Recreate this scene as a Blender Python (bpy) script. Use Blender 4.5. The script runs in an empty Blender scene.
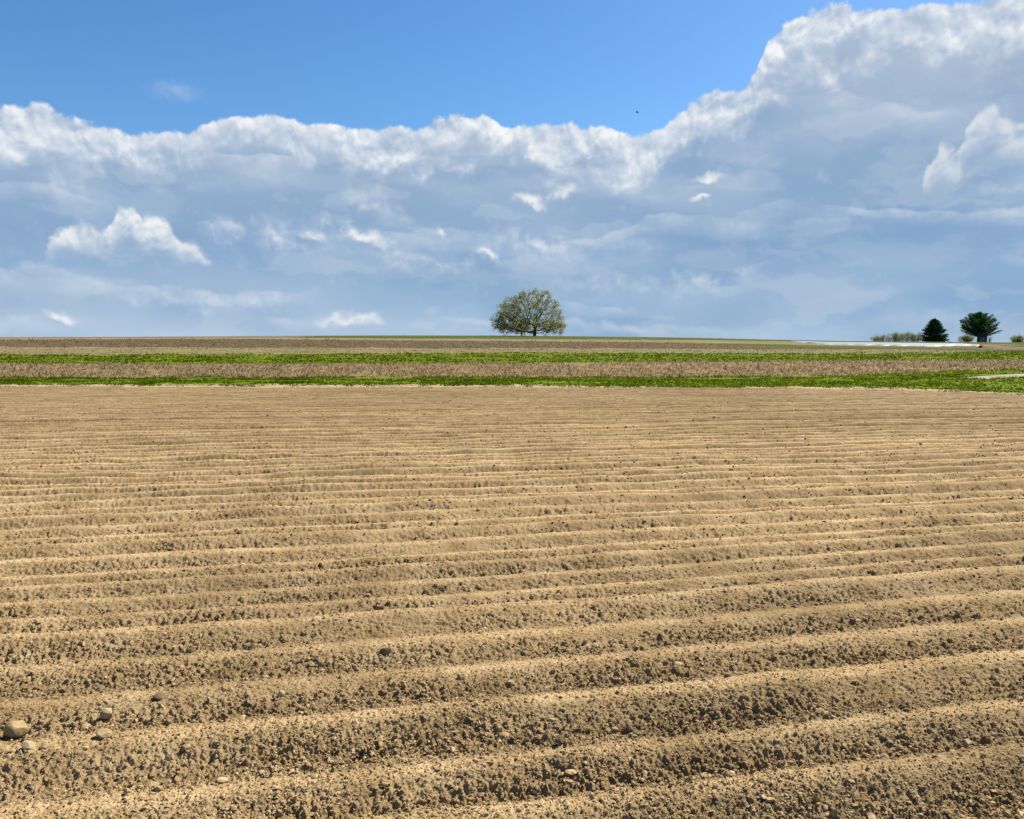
import bpy, math, random
import numpy as np
from mathutils import Vector, Matrix

sc = bpy.context.scene
COL = sc.collection
random.seed(7)
RNG = np.random.default_rng(11)
R = math.radians

# ------------------------------------------------------------------ camera
W, H = 1024, 819
F = 789.0                     # focal length in pixels
EYE = 1.70
PITCH = math.atan(44.5 / F)
CP, SP = math.cos(PITCH), math.sin(PITCH)
PXC, PYC = 512.0, 409.5
SUN_AZ, SUN_EL = 52.0, 48.0   # azimuth clockwise from +Y (the view), elevation


def ray(px, py):
    a = (np.asarray(px, float) - PXC) / F
    b = (np.asarray(py, float) - PYC) / F
    return a, CP - b * SP, -SP - b * CP


def at(px, py, Y):
    dx, dy, dz = ray(px, py)
    return dx / dy * Y, Y + 0 * dx, EYE + dz / dy * Y


def az_el(px, py):
    dx, dy, dz = ray(px, py)
    return math.degrees(math.atan2(dx, dy)), math.degrees(math.atan2(dz, math.hypot(dx, dy)))


cam_d = bpy.data.cameras.new("camera")
cam = bpy.data.objects.new("camera", cam_d)
COL.objects.link(cam)
cam.location = (0, 0, EYE)
cam.rotation_euler = (math.pi / 2 - PITCH, 0, 0)
cam_d.sensor_fit = 'HORIZONTAL'
cam_d.sensor_width = 36.0
cam_d.lens = 36.0 * F / W
cam_d.clip_start = 0.05
cam_d.clip_end = 20000
sc.camera = cam

# ------------------------------------------------------------------ numpy noise
def _hash(ix, iy, seed):
    with np.errstate(over='ignore'):
        h = (ix.astype(np.uint32) * np.uint32(374761393) + iy.astype(np.uint32) * np.uint32(668265263)
             + np.uint32((seed * 2246822519) & 0xffffffff))
        h = (h ^ (h >> np.uint32(13))) * np.uint32(1274126177)
        h = (h ^ (h >> np.uint32(16))) * np.uint32(2654435761)
        return h ^ (h >> np.uint32(15))


def _u(h):
    return (h & np.uint32(0xffffff)).astype(np.float32) / np.float32(0xffffff)


def perlin(x, y, seed=0):
    x0 = np.floor(x); y0 = np.floor(y)
    fx = (x - x0).astype(np.float32); fy = (y - y0).astype(np.float32)
    ix = x0.astype(np.int64); iy = y0.astype(np.int64)
    ux = fx * fx * fx * (fx * (fx * 6 - 15) + 10); uy = fy * fy * fy * (fy * (fy * 6 - 15) + 10)

    def g(dx, dy):
        a = _u(_hash(ix + dx, iy + dy, seed)) * np.float32(2 * math.pi)
        return np.cos(a) * (fx - dx) + np.sin(a) * (fy - dy)
    n0 = g(0, 0) * (1 - ux) + g(1, 0) * ux
    n1 = g(0, 1) * (1 - ux) + g(1, 1) * ux
    return (n0 * (1 - uy) + n1 * uy) * 1.5


def clods(x, y, cell, seed, rmin=.25, rmax=.62):
    """height (in units of the cell) of half buried lumps, one for each jittered cell"""
    X = x / cell; Y = y / cell
    x0 = np.floor(X).astype(np.int64); y0 = np.floor(Y).astype(np.int64)
    out = np.zeros(X.shape, np.float32)
    for dx in (-1, 0, 1):
        for dy in (-1, 0, 1):
            cx = x0 + dx; cy = y0 + dy
            jx = _u(_hash(cx, cy, seed)); jy = _u(_hash(cx, cy, seed + 1))
            k = _u(_hash(cx, cy, seed + 2)); r = rmin + (rmax - rmin) * k * k
            e = .6 + .8 * _u(_hash(cx, cy, seed + 3))
            d2 = ((X - cx - jx) ** 2 * e + (Y - cy - jy) ** 2 / e).astype(np.float32)
            h = np.sqrt(np.maximum(0, 1 - d2 / (r * r))) * r
            out = np.maximum(out, h)
    return out


def sstep(a, b, x):
    t = np.clip((x - a) / (b - a), 0, 1)
    return t * t * (3 - 2 * t)


# ------------------------------------------------------------------ object helpers
def mesh_obj(name, verts, faces, mats, midx=None, smooth=False, parent=None):
    """faces: (n,k) int array, or a list of such arrays"""
    fl = faces if isinstance(faces, list) else [faces]
    fl = [np.asarray(f, np.int32) for f in fl if len(f)]
    me = bpy.data.meshes.new(name)
    verts = np.asarray(verts, np.float32)
    me.vertices.add(len(verts)); me.vertices.foreach_set('co', verts.ravel())
    nl = sum(f.size for f in fl); nf = sum(len(f) for f in fl)
    me.loops.add(nl); me.polygons.add(nf)
    me.loops.foreach_set('vertex_index', np.concatenate([f.ravel() for f in fl]))
    tot = np.concatenate([np.full(len(f), f.shape[1], np.int32) for f in fl])
    me.polygons.foreach_set('loop_start', np.concatenate([[0], np.cumsum(tot)[:-1]]).astype(np.int32))
    me.polygons.foreach_set('loop_total', tot)
    for m in (mats if isinstance(mats, (list, tuple)) else [mats]):
        me.materials.append(m)
    if midx is not None:
        me.polygons.foreach_set('material_index', np.asarray(midx, np.int32))
    me.polygons.foreach_set('use_smooth', np.full(nf, smooth, bool))
    me.update(calc_edges=True)
    o = bpy.data.objects.new(name, me)
    COL.objects.link(o)
    if parent is not None:
        o.parent = parent
    return o


def tag(o, label=None, cat=None, group=None, kind=None):
    for k, v in (('label', label), ('category', cat), ('group', group), ('kind', kind)):
        if v:
            o[k] = v
    return o


def empty(name, loc, label, cat, group=None):
    o = bpy.data.objects.new(name, None)
    o.empty_display_size = .3
    COL.objects.link(o)
    o.location = loc
    return tag(o, label, cat, group)


def grid_faces(nr, nc):
    i = np.arange(nr - 1)[:, None] * nc + np.arange(nc - 1)[None, :]
    i = i.ravel()
    return np.stack([i, i + 1, i + nc + 1, i + nc], 1)


# ------------------------------------------------------------------ materials
def material(name):
    m = bpy.data.materials.new(name)
    m.use_nodes = True
    nt = m.node_tree
    b = nt.nodes['Principled BSDF']
    b.inputs['Roughness'].default_value = .95
    b.inputs['Specular IOR Level'].default_value = .15
    return m, nt, b


ALB = .86


def noise_colour(name, cols, scale=(1, 1, 1), nscale=5.0, detail=6, rough=.6, stops=None, bump=0, bump_scale=60,
                 bump_dist=.01, roughness=.95, translucent=0, spec=.02, second=None, row_light_damp=None):
    m, nt, b = material(name)
    N, L = nt.nodes.new, nt.links.new
    tc = N('ShaderNodeTexCoord'); mp = N('ShaderNodeMapping')
    mp.inputs['Scale'].default_value = scale
    L(tc.outputs['Object'], mp.inputs['Vector'])
    nz = N('ShaderNodeTexNoise'); nz.inputs['Scale'].default_value = nscale
    nz.inputs['Detail'].default_value = detail; nz.inputs['Roughness'].default_value = rough
    L(mp.outputs[0], nz.inputs['Vector'])
    cr = N('ShaderNodeValToRGB')
    stops = stops or [.3 + .4 * i / max(1, len(cols) - 1) for i in range(len(cols))]
    while len(cr.color_ramp.elements) < len(cols):
        cr.color_ramp.elements.new(.5)
    for e, s, c in zip(cr.color_ramp.elements, stops, cols):
        e.position = s; e.color = (*[v * ALB for v in c], 1)
    L(nz.outputs['Fac'], cr.inputs['Fac'])
    out = cr.outputs[0]
    if second:                    # (scale, low factor, high factor): broad tonal drift of the ground itself
        n2 = N('ShaderNodeTexNoise'); n2.inputs['Scale'].default_value = second[0]
        n2.inputs['Detail'].default_value = 4
        L(tc.outputs['Object'], n2.inputs['Vector'])
        mr = N('ShaderNodeMapRange'); mr.inputs['From Min'].default_value = .3; mr.inputs['From Max'].default_value = .7
        mr.inputs['To Min'].default_value = second[1]; mr.inputs['To Max'].default_value = second[2]
        L(n2.outputs['Fac'], mr.inputs['Value'])
        mx = N('ShaderNodeVectorMath'); mx.operation = 'SCALE'
        L(out, mx.inputs[0]); L(mr.outputs[0], mx.inputs['Scale'])
        out = mx.outputs[0]
    if row_light_damp:                     # painted crest light, painted furrow and far-end shade, with random damp patches
        at_ = N('ShaderNodeAttribute'); at_.attribute_name = 'row_light_damp'
        m3 = N('ShaderNodeMapRange'); m3.inputs['To Min'].default_value = row_light_damp[0]; m3.inputs['To Max'].default_value = row_light_damp[1]
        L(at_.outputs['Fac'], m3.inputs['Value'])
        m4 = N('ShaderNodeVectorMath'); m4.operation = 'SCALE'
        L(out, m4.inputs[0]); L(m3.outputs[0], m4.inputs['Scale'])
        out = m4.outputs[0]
    L(out, b.inputs['Base Color'])
    b.inputs['Roughness'].default_value = roughness
    b.inputs['Specular IOR Level'].default_value = spec
    if bump:
        nb = N('ShaderNodeTexNoise'); nb.inputs['Scale'].default_value = bump_scale
        nb.inputs['Detail'].default_value = 5; nb.inputs['Roughness'].default_value = .65
        L(tc.outputs['Object'], nb.inputs['Vector'])
        bp = N('ShaderNodeBump'); bp.inputs['Strength'].default_value = bump; bp.inputs['Distance'].default_value = bump_dist
        L(nb.outputs['Fac'], bp.inputs['Height']); L(bp.outputs[0], b.inputs['Normal'])
    if translucent:
        tr = N('ShaderNodeBsdfTranslucent'); L(out, tr.inputs['Color'])
        ms = N('ShaderNodeMixShader'); ms.inputs[0].default_value = translucent
        L(b.outputs[0], ms.inputs[1]); L(tr.outputs[0], ms.inputs[2])
        L(ms.outputs[0], nt.nodes['Material Output'].inputs['Surface'])
    return m


M = {}
M['soil'] = noise_colour('dry_soil', [(.195, .130, .059), (.295, .203, .100), (.38, .276, .148)], row_light_damp=(.68, 1.26), nscale=2.2, detail=9, rough=.7,
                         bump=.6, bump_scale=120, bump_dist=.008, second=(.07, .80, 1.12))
M['clod'] = noise_colour('dry_clod', [(.20, .133, .061), (.31, .213, .105), (.43, .32, .18)], nscale=26, detail=3, bump=.4,
                         bump_scale=150, bump_dist=.004)
M['sand'] = noise_colour('sandy_margin', [(0.198, 0.138, 0.066), (0.3, 0.222, 0.126), (0.36, 0.282, 0.18)], scale=(.4, 1, 1), nscale=1.6,
                         detail=7, rough=.7)
M['turf'] = noise_colour('turf', [(.044, .074, .003), (.088, .125, .003), (.15, .16, .02)], scale=(.25, 1, 1), nscale=.7,
                         detail=6, rough=.65)
M['stubble'] = noise_colour('stubble_soil', [(.10, .066, .030), (.18, .125, .060), (.29, .21, .11)], scale=(.8, .5, 1), nscale=2.0,
                            detail=6, rough=.75, second=(.06, .85, 1.12))
M['tan'] = noise_colour('dry_grass_ground', [(.115, .095, .042), (.17, .14, .068), (.20, .17, .085)], scale=(.2, 1, 1), nscale=.5,
                        detail=6, rough=.65)
M['dark'] = noise_colour('dark_stubble_soil', [(.045, .031, .017), (.085, .060, .033), (.15, .11, .06)], scale=(.6, .5, 1),
                         nscale=1.2, detail=6, rough=.75)
M['olive'] = noise_colour('olive_turf', [(.034, .050, .007), (.058, .072, .012), (.10, .095, .028)], scale=(.15, 1, 1), nscale=.4,
                          detail=6, rough=.65)
M['mound'] = noise_colour('bare_earth', [(.085, .060, .034), (.14, .10, .06), (.19, .145, .09)], scale=(.3, 1, 1), nscale=.5, detail=6)
M['path'] = noise_colour('pale_track', [(0.252, 0.21, 0.144), (0.33, 0.288, 0.216)], nscale=.8, detail=6)
M['blade'] = noise_colour('grass_blade', [(.042, .072, .003), (.076, .112, .002), (.12, .138, .010)], scale=(.35, 1, 1), nscale=.30, detail=6, stops=[.34, .5, .64],
                          translucent=.5)
M['stalk'] = noise_colour('corn_stalk', [(.16, .112, .055), (.28, .205, .11), (.40, .31, .18)], nscale=2.5, detail=3, translucent=.42)
M['bark'] = noise_colour('bark', [(.035, .030, .024), (.07, .06, .048)], scale=(1, 1, .3), nscale=6, bump=.5, bump_scale=14, bump_dist=.03)
M['spring_leaf'] = noise_colour('spring_leaf', [(.20, .185, .05), (.24, .25, .06), (.30, .285, .09)], nscale=.45, detail=3,
                                translucent=.58)
M['needle'] = noise_colour('pine_needle', [(.022, .058, .014), (.042, .10, .02), (.065, .125, .03)], nscale=1.2, detail=3, translucent=.25)
M['spruce'] = noise_colour('spruce_needle', [(.014, .036, .016), (.028, .062, .025), (.045, .08, .032)], nscale=1.2, detail=3, translucent=.2)
M['bush'] = noise_colour('bush_leaf', [(.15, .165, .045), (.21, .225, .06), (.28, .275, .10)], nscale=.8, detail=3, translucent=.35)
M['twig'] = noise_colour('bare_twig', [(.12, .095, .06), (.20, .16, .10)], nscale=3, detail=3)
M['film'] = noise_colour('white_film', [(.08, .085, .085), (.15, .158, .168), (.20, .208, .22)], scale=(.12, 1, 1), nscale=.7, detail=4, roughness=.4, spec=.4)
M['shed'] = noise_colour('shed_board', [(.028, .036, .048), (.05, .06, .075)], scale=(6, 6, .2), nscale=1.5, detail=3, roughness=.7)
M['shed_roof'] = noise_colour('shed_roof', [(.035, .04, .045), (.06, .065, .07)], nscale=3, detail=3, roughness=.6)
M['stone_tan'] = noise_colour('tan_stone', [(.21, .145, .066), (.30, .215, .108), (.36, .265, .14)], nscale=14, detail=6, bump=.4, bump_scale=60, bump_dist=.004)
M['stone_pale'] = noise_colour('pale_stone', [(.23, .17, .09), (.33, .25, .14), (.42, .33, .20)], nscale=16, detail=6, bump=.3, bump_scale=60, bump_dist=.003)
M['stone_dark'] = noise_colour('dark_clod', [(.10, .07, .04), (.17, .12, .07)], nscale=14, detail=5, bump=.5, bump_scale=70, bump_dist=.004)
M['white_stone'] = noise_colour('white_stone', [(.70, .69, .64), (.90, .88, .84)], nscale=8)
M['bird'] = noise_colour('bird_feather', [(.02, .02, .022), (.04, .04, .045)], nscale=8)

# ------------------------------------------------------------------ ploughed field
ROW_A = R(12.0)
CA, SA = math.cos(ROW_A), math.sin(ROW_A)
HC = .085                                        # crest height used to read the rows off the picture
crest_py = [819, 757, 703, 658, 628, 603, 586, 572, 559, 548, 536, 525, 518, 509, 501, 495, 488]
crest_w = [(EYE - HC) * F / (p - 365.0) * CA for p in crest_py]
SPC = (crest_w[-1] - crest_w[0]) / (len(crest_w) - 1)
front = [crest_w[0] - SPC * k for k in range(60, 0, -1)]
back = [crest_w[-1] + SPC * (k + .05 * math.sin(k * 2.3) + .04 * math.sin(k * 5.1)) for k in range(1, 260)]
CREST = np.array(front + crest_w + back)
NF = len(front)
_r = np.random.default_rng(5)
AMP = .75 + .5 * _r.uniform(0, 1, len(CREST))
ROWLIT = _r.uniform(.35, 1., len(CREST))  # strength of the painted crest light, row by row
for i, a in enumerate((1.3, .65, 1.3, .5, .65, 1.3, .75, .8, 1.15, .75, .9, 1.1, .8, .8, 1.1, .8, .9)):
    AMP[NF + i] = a


def row_coords(x, y):
    w = -x * SA + y * CA
    l = x * CA + y * SA
    w = w + .014 * perlin(l * .22, w * .3, 3) + .007 * perlin(l * 1.9, w * 1.5, 4)
    i = np.clip(np.searchsorted(CREST, w) - 1, 0, len(CREST) - 2)
    ph = (w - CREST[i]) / (CREST[i + 1] - CREST[i])
    return w, l, i, ph.astype(np.float32)


def roughness_mask(ph, amp):
    """how cloddy the soil is: smooth pressed strip on the crest, lumps in the furrow and on the near slope"""
    return sstep(.03, .15, ph) * (1 - .74 * sstep(.50, .92, ph)) + .07


def patch(l, w):
    """stretches of the rows are smoother, others full of lumps"""
    return np.clip(.88 + .45 * perlin(l * .42, w * 1.3, 8) + .5 * perlin(l * 1.5, w * 2.2, 18), .25, 1.6)


def field_height(x, y, res):
    """res: local grid spacing, fades the detail the grid cannot carry"""
    w, l, i, ph = row_coords(x, y)
    amp = AMP[i] * (1 - ph) + AMP[i + 1] * ph
    # crest just past ph 0, quick drop to the furrow at .3, then a long rise to the next crest
    drop = 1 - sstep(.04, .30, ph)
    rise = sstep(.30, .93, ph) ** 1.15
    prof = np.maximum(drop, rise)
    va = 1 + .16 * perlin(l * .3, w * .9, 5) + .16 * perlin(l * 1.6, w * 1.3, 15)
    z = .086 * amp * va * prof * (.60 + .78 * sstep(3.6, 12, y))
    z += .03 * perlin(x * .25, y * .25, 6)
    rm = roughness_mask(ph, amp) * patch(l, w)
    f1 = 1 - sstep(.03, .12, res); f2 = 1 - sstep(.012, .04, res); f3 = 1 - sstep(.006, .02, res)
    z += rm * .014 * perlin(x * 5, y * 7, 9)
    z += rm * (1 + .9 * sstep(5, 12, y)) * .010 * perlin(x * 17, y * 17, 10)
    z += (rm * .8 + .28) * f2 * .010 * perlin(x * 37, y * 37, 11)
    z += (rm * .7 + .45) * f3 * .0060 * perlin(x * 85, y * 85, 12)
    rare = np.clip(perlin(l * 1.7, w * 2.4, 13) * 1.6 - .1, 0, 1)
    z += rm * rare * .045 * clods(x, y, .10, 21)
    z += rm * (1 + .8 * sstep(5, 12, y)) * .026 * clods(x, y, .042, 25) * (.75 + .25 * f1)
    z += (rm * .9 + .10) * f2 * .015 * clods(x, y, .024, 31)
    z += (rm * .6 + .45) * f3 * .012 * clods(x, y, .0145, 35)
    return z.astype(np.float32)


PXK = np.array([-2600, -900, 0, 128, 256, 384, 512, 640, 704, 768, 832, 896, 960, 1024, 1500, 3600], float)
# boundaries of the far bands: picture heights at the columns above, and their distance
B_PY = {
    'B0': [388, 388, 388, 388.2, 388.6, 389, 388.6, 389.2, 389.4, 389.2, 390.5, 391.5, 394, 396.5, 402, 402],
    'B1': [384, 384, 384.2, 384.4, 384.2, 384.2, 384.6, 386, 387.6, 386.2, 386.6, 387.6, 390, 393, 399, 399],
    'B2': [377.5, 377.5, 377.5, 377.5, 377.4, 377, 377, 377.3, 376.8, 376.4, 375.6, 373.6, 371.2, 369.4, 362, 362],
    'B3': [363.5, 363.5, 363.5, 363.8, 364, 363.5, 363, 362, 361.7, 361.4, 361, 360.6, 360.5, 360.4, 357, 357],
    'B4': [354.5, 354.5, 354.5, 354.5, 354.3, 353.6, 353, 353, 353.2, 353.6, 353.8, 353.3, 352.6, 351.5, 350, 350],
    'B5': [346.8, 346.8, 346.8, 347.2, 347.6, 347.8, 348, 348.3, 348.8, 349.2, 349.2, 349.6, 350, 349.6, 348, 348],
    'B6': [339.8, 339.8, 339.8, 339.2, 339, 340.4, 341.2, 342.3, 343.2, 344.0, 345.7, 346.8, 347.6, 347.0, 346, 346],
    'B7': [338.1, 338.1, 338.1, 337.9, 337.4, 338.3, 338.9, 339.8, 340.1, 341.3, 342.0, 342.9, 343.7, 344.4, 344, 344],
    'B8': [337.4, 337.4, 337.4, 337, 336.2, 335.4, 335.6, 337.0, 338.0, 339.6, 341.0, 341.9, 342.2, 342.6, 342.6, 342.6],
}
B_Y = {'B2': 75., 'B3': 100., 'B4': 125., 'B5': 140., 'B6': 163., 'B7': 178., 'B8': 202.}
NAMES = ['B0', 'B1', 'B2', 'B3', 'B4', 'B5', 'B6', 'B7', 'B8']


def smooth_interp(px, key):
    a = np.interp(px - 22, PXK, B_PY[key]); b = np.interp(px + 22, PXK, B_PY[key]); c = np.interp(px, PXK, B_PY[key])
    return (a + b + 2 * c) / 4


def knots(px):
    """distance and height of each boundary for the columns px: arrays (9+2, n)"""
    px = np.asarray(px, float)
    ys, zs = [], []
    py0 = smooth_interp(px, 'B0')
    y0 = EYE * F / (py0 - 365.0)
    ys.append(y0); zs.append(0 * y0)
    for k in NAMES[1:]:
        py = smooth_interp(px, k)
        Y = (y0 + 4.0 if k == 'B1' else np.full(px.shape, B_Y[k]))
        dx, dy, dz = ray(px, py)
        ys.append(Y); zs.append(EYE + dz / dy * Y)
    ys.append(np.full(px.shape, 240.)); zs.append(zs[-1] - .7)
    ys.append(np.full(px.shape, 420.)); zs.append(zs[-1] - 7.)
    ys.append(np.full(px.shape, 3000.)); zs.append(zs[-1] - 60.)
    return np.array(ys), np.array(zs)


def hermite(ys, zs, Y):
    """smooth ground height through the knots; ys, zs (k,n), Y (m,n)"""
    h = np.diff(ys, axis=0); d = np.diff(zs, axis=0) / h
    t = np.zeros_like(zs)
    t[1:-1] = (d[:-1] * h[1:] + d[1:] * h[:-1]) / (h[1:] + h[:-1])
    t[0] = 0; t[-1] = d[-1]
    out = np.zeros_like(Y)
    for k in range(len(ys) - 1):
        m = (Y >= ys[k]) & (Y <= ys[k + 1] + 1e-6)
        s = np.clip((Y - ys[k]) / h[k], 0, 1)
        v = ((2 * s ** 3 - 3 * s ** 2 + 1) * zs[k] + (s ** 3 - 2 * s ** 2 + s) * h[k] * t[k]
             + (-2 * s ** 3 + 3 * s ** 2) * zs[k + 1] + (s ** 3 - s ** 2) * h[k] * t[k + 1])
        out = np.where(m, v, out)
    return out


def ground_z(x, y):
    """height of the far ground at world points (flat arrays)"""
    x = np.asarray(x, float); y = np.asarray(y, float)
    px = PXC + x / y * F * 1.0
    # column of a ground point: same fan of columns the bands use (x = (px-512)/F/dy * Y with dy close to 1)
    ys, zs = knots(px)
    return hermite(ys, zs, y[None, :])[0]


def build_field():
    # rows (distance)
    ys = [1.3]
    while ys[-1] < 58:
        d = ys[-1]
        ys.append(d + (.02 if d < 2.5 else min(.030 + .025 * min(1, max(0, (d - 14) / 12)), max(.0035, .32 * d * d / (EYE * F)))))
    ys = np.array(ys)
    u = np.concatenate([np.linspace(-2.4, -.80, 90)[:-1], np.linspace(-.80, .80, 1400), np.linspace(.80, 2.4, 90)[1:]])
    px = PXC + u * F
    y_end = EYE * F / (smooth_interp(px, 'B0') - 365.0)
    s = np.clip((ys - 24) / (ys[-1] - 24), 0, 1)
    Y = ys[:, None] + (s ** 2)[:, None] * (y_end - ys[-1])[None, :]
    X = u[None, :] * np.maximum(Y, 1.3)
    res = np.maximum(np.gradient(ys)[:, None] * .9, np.gradient(u)[None, :] * Y).astype(np.float32)
    X = X.astype(np.float32); Y = Y.astype(np.float32)
    Z = np.zeros_like(X)
    for a in range(0, len(ys), 150):
        Z[a:a + 150] = field_height(X[a:a + 150], Y[a:a + 150], res[a:a + 150])
    # sink to the level of the margin at the far end
    Z = Z * (1 - sstep(.985, 1, Y / y_end[None, :]))
    V = np.stack([X, Y, Z], -1).reshape(-1, 3)
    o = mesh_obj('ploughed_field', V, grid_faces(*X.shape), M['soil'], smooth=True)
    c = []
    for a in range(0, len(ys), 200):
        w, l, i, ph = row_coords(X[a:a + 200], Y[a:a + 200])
        k = sstep(.78, .93, ph) * ROWLIT[i + 1] + (1 - sstep(.02, .12, ph)) * ROWLIT[i]
        c.append(np.clip(k * (.85 + .5 * perlin(l * .6, w * 1.1, 77)) + .22 - .25 * np.exp(-((ph - .30) / .14) ** 2) + .26 * perlin(l * .4, w * .6, 78) + .12 - .62 * sstep(5, 40, Y[a:a + 200]), 0, 1).astype(np.float32).ravel())  # lit crests, shaded furrow floor and far end put into colour, plus damp patches
    at_ = o.data.attributes.new('row_light_damp', 'FLOAT', 'POINT')
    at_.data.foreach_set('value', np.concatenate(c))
    return o


tag(build_field(), kind='structure')

# the part of the field behind and right under the photographer
gx = np.linspace(-40, 40, 500); gy = np.linspace(-14, 1.32, 130)
X, Y = np.meshgrid(gx, gy); X = X.astype(np.float32); Y = Y.astype(np.float32)
Z = field_height(X, Y, np.full(X.shape, .12, np.float32)) - .02
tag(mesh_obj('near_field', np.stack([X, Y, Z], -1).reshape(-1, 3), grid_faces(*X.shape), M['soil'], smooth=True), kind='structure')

# one wide sheet under everything, out to the horizon
s = 6000.
tag(mesh_obj('ground', [(-s, -s, -75), (s, -s, -75), (s, s, -75), (-s, s, -75)], np.array([[0, 1, 2, 3]]), M['olive']), kind='structure')


# ------------------------------------------------------------------ far bands
BPX = np.concatenate([np.linspace(-1400, -200, 60)[:-1], np.linspace(-200, 1224, 480), np.linspace(1224, 2500, 60)[1:]])


def band(name, k0, k1, n, mat, rag0=0, rag1=0, seed=0, rough=.0, cols=BPX, split=None, y1=None):
    ys, zs = knots(cols)
    a = ys[k0] + rag0 * perlin(cols * .09, cols * 0 + .5, 100 + k0) + rag0 * .6 * perlin(cols * .31, cols * 0 + .5, 140 + k0)
    b = ys[k1] + rag1 * perlin(cols * .09, cols * 0 + .5, 100 + k1) + rag1 * .6 * perlin(cols * .31, cols * 0 + .5, 140 + k1)
    t = np.linspace(0, 1, n)[:, None]
    Y = a[None] * (1 - t) + b[None] * t
    Z = hermite(ys, zs, np.maximum(Y, ys[0][None]))
    X = (cols - PXC)[None] / F * Y
    if rough:
        e = np.sin(math.pi * t) ** .5
        Z = Z + rough * e * (perlin(X * .5, Y * .7, seed) + .6 * perlin(X * 1.7, Y * 2.1, seed + 1))
    V = np.stack([X, Y, Z], -1).reshape(-1, 3)
    f = grid_faces(*X.shape)
    idx = None
    if split:
        c = V[f].mean(1)
        idx = split(PXC + c[:, 0] / c[:, 1] * F, c[:, 1])
    return tag(mesh_obj(name, V, f, mat, midx=idx, smooth=True), kind='structure')


RAG = {0: 0., 1: .9, 2: 1.6, 3: 1.2, 4: 1.5, 5: 1.5, 6: 1.2, 7: 1.5}
band('sandy_margin', 0, 1, 10, M['sand'], 0, RAG[1], 50, .05)
band('grass_strip', 1, 2, 24, M['turf'], RAG[1], RAG[2], 52, .08)
band('stubble_field', 2, 3, 24, M['stubble'], RAG[2], RAG[3], 54, .06)
band('grass_strip', 3, 4, 20, M['turf'], RAG[3], RAG[4], 56, .08)
band('dry_grass_strip', 4, 5, 10, [M['tan'], M['olive']], RAG[4], RAG[5], 58, .05,
     split=lambda px, y: ((px + 40 * perlin(y * .4, px * .02, 3)) > 985).astype(int))


def split6(px, y):
    j = px + 26 * perlin(y * .5, px * .015, 7)
    t = (y - 140) / 23
    lim = 660 + 150 * (1 - t)          # the dark stubble runs out on a slant
    return np.where(j + 25 * perlin(y * .45, px * .05, 17) > 985, 2, np.where(j > lim, 1, 0))


band('upper_stubble_field', 5, 6, 24, [M['dark'], M['olive'], M['mound']], RAG[5], RAG[6], 60, .06, split=split6)
band('hilltop_margin', 6, 7, 10, [M['tan'], M['mound'], M['olive']], RAG[6], RAG[7], 62, .05,
     split=lambda px, y: np.where(px + 40 * perlin(y * .35, px * .03, 4) > 1004, 2, np.where(px + 12 * perlin(y * .6, px * .03, 8) > 880, 1, 0)))
band('hilltop', 7, 8, 14, [M['mound'], M['olive']], RAG[7], 0, 64, .05,
     split=lambda px, y: ((px + 30 * perlin(y * .3, px * .02, 9)) > 300).astype(int))
band('hill_behind', 8, 11, 40, M['olive'], 0, 0)


# path of pale sand across the grass strip, right
def ground_at(px, py, ylo=58., yhi=202.):
    """the far ground point seen at a pixel"""
    Ys = np.linspace(ylo, yhi, 1500)
    dx, dy, dz = ray(px, py)
    X = (px - PXC) / F * Ys
    d = EYE + dz / dy * Ys - ground_z(X, Ys)
    i = int(np.argmax(d <= 0)) if (d <= 0).any() else len(Ys) - 1
    return X[i], Ys[i], ground_z(X[i:i + 1], Ys[i:i + 1])[0]


pts = [ground_at(px, py, 44) for px, py in ((962, 379.0), (975, 378.6), (990, 377.6), (1005, 376.6), (1024, 375.6), (1060, 374.2), (1110, 372.8), (1200, 371.2))]
pts = np.array(pts)
tt = np.linspace(0, len(pts) - 1, 90)
cx = np.interp(tt, range(len(pts)), pts[:, 0]); cy = np.interp(tt, range(len(pts)), pts[:, 1])
wd = .12 + .95 * sstep(0, 2.2, tt) + .25 * perlin(tt * 3, tt * 0 + .5, 71)
rows = []
for sgn in (-1, -.33, .33, 1):
    x_ = cx + 0 * tt; y_ = cy + sgn * wd
    rows.append(np.stack([x_, y_, ground_z(x_, y_) + (.13 if abs(sgn) < 1 else -.02)], -1))
tag(mesh_obj('path', np.concatenate(rows), grid_faces(4, 90), M['path'], smooth=True), kind='structure')


# ------------------------------------------------------------------ scattered stuff
def ico(sub):
    t = (1 + 5 ** .5) / 2
    v = np.array([(-1, t, 0), (1, t, 0), (-1, -t, 0), (1, -t, 0), (0, -1, t), (0, 1, t), (0, -1, -t), (0, 1, -t),
                  (t, 0, -1), (t, 0, 1), (-t, 0, -1), (-t, 0, 1)], float)
    f = [(0, 11, 5), (0, 5, 1), (0, 1, 7), (0, 7, 10), (0, 10, 11), (1, 5, 9), (5, 11, 4), (11, 10, 2), (10, 7, 6), (7, 1, 8),
         (3, 9, 4), (3, 4, 2), (3, 2, 6), (3, 6, 8), (3, 8, 9), (4, 9, 5), (2, 4, 11), (6, 2, 10), (8, 6, 7), (9, 8, 1)]
    v /= np.linalg.norm(v, axis=1)[:, None]
    for _ in range(sub):
        v = list(map(tuple, v)); mid = {}; nf = []

        def m(a, b):
            k = (min(a, b), max(a, b))
            if k not in mid:
                p = np.array(v[a]) + np.array(v[b]); v.append(tuple(p / np.linalg.norm(p))); mid[k] = len(v) - 1
            return mid[k]
        for a, b, c in f:
            ab, bc, ca = m(a, b), m(b, c), m(c, a)
            nf += [(a, ab, ca), (b, bc, ab), (c, ca, bc), (ab, bc, ca)]
        f = nf; v = np.array(v)
    return np.array(v), np.array(f)


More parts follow.
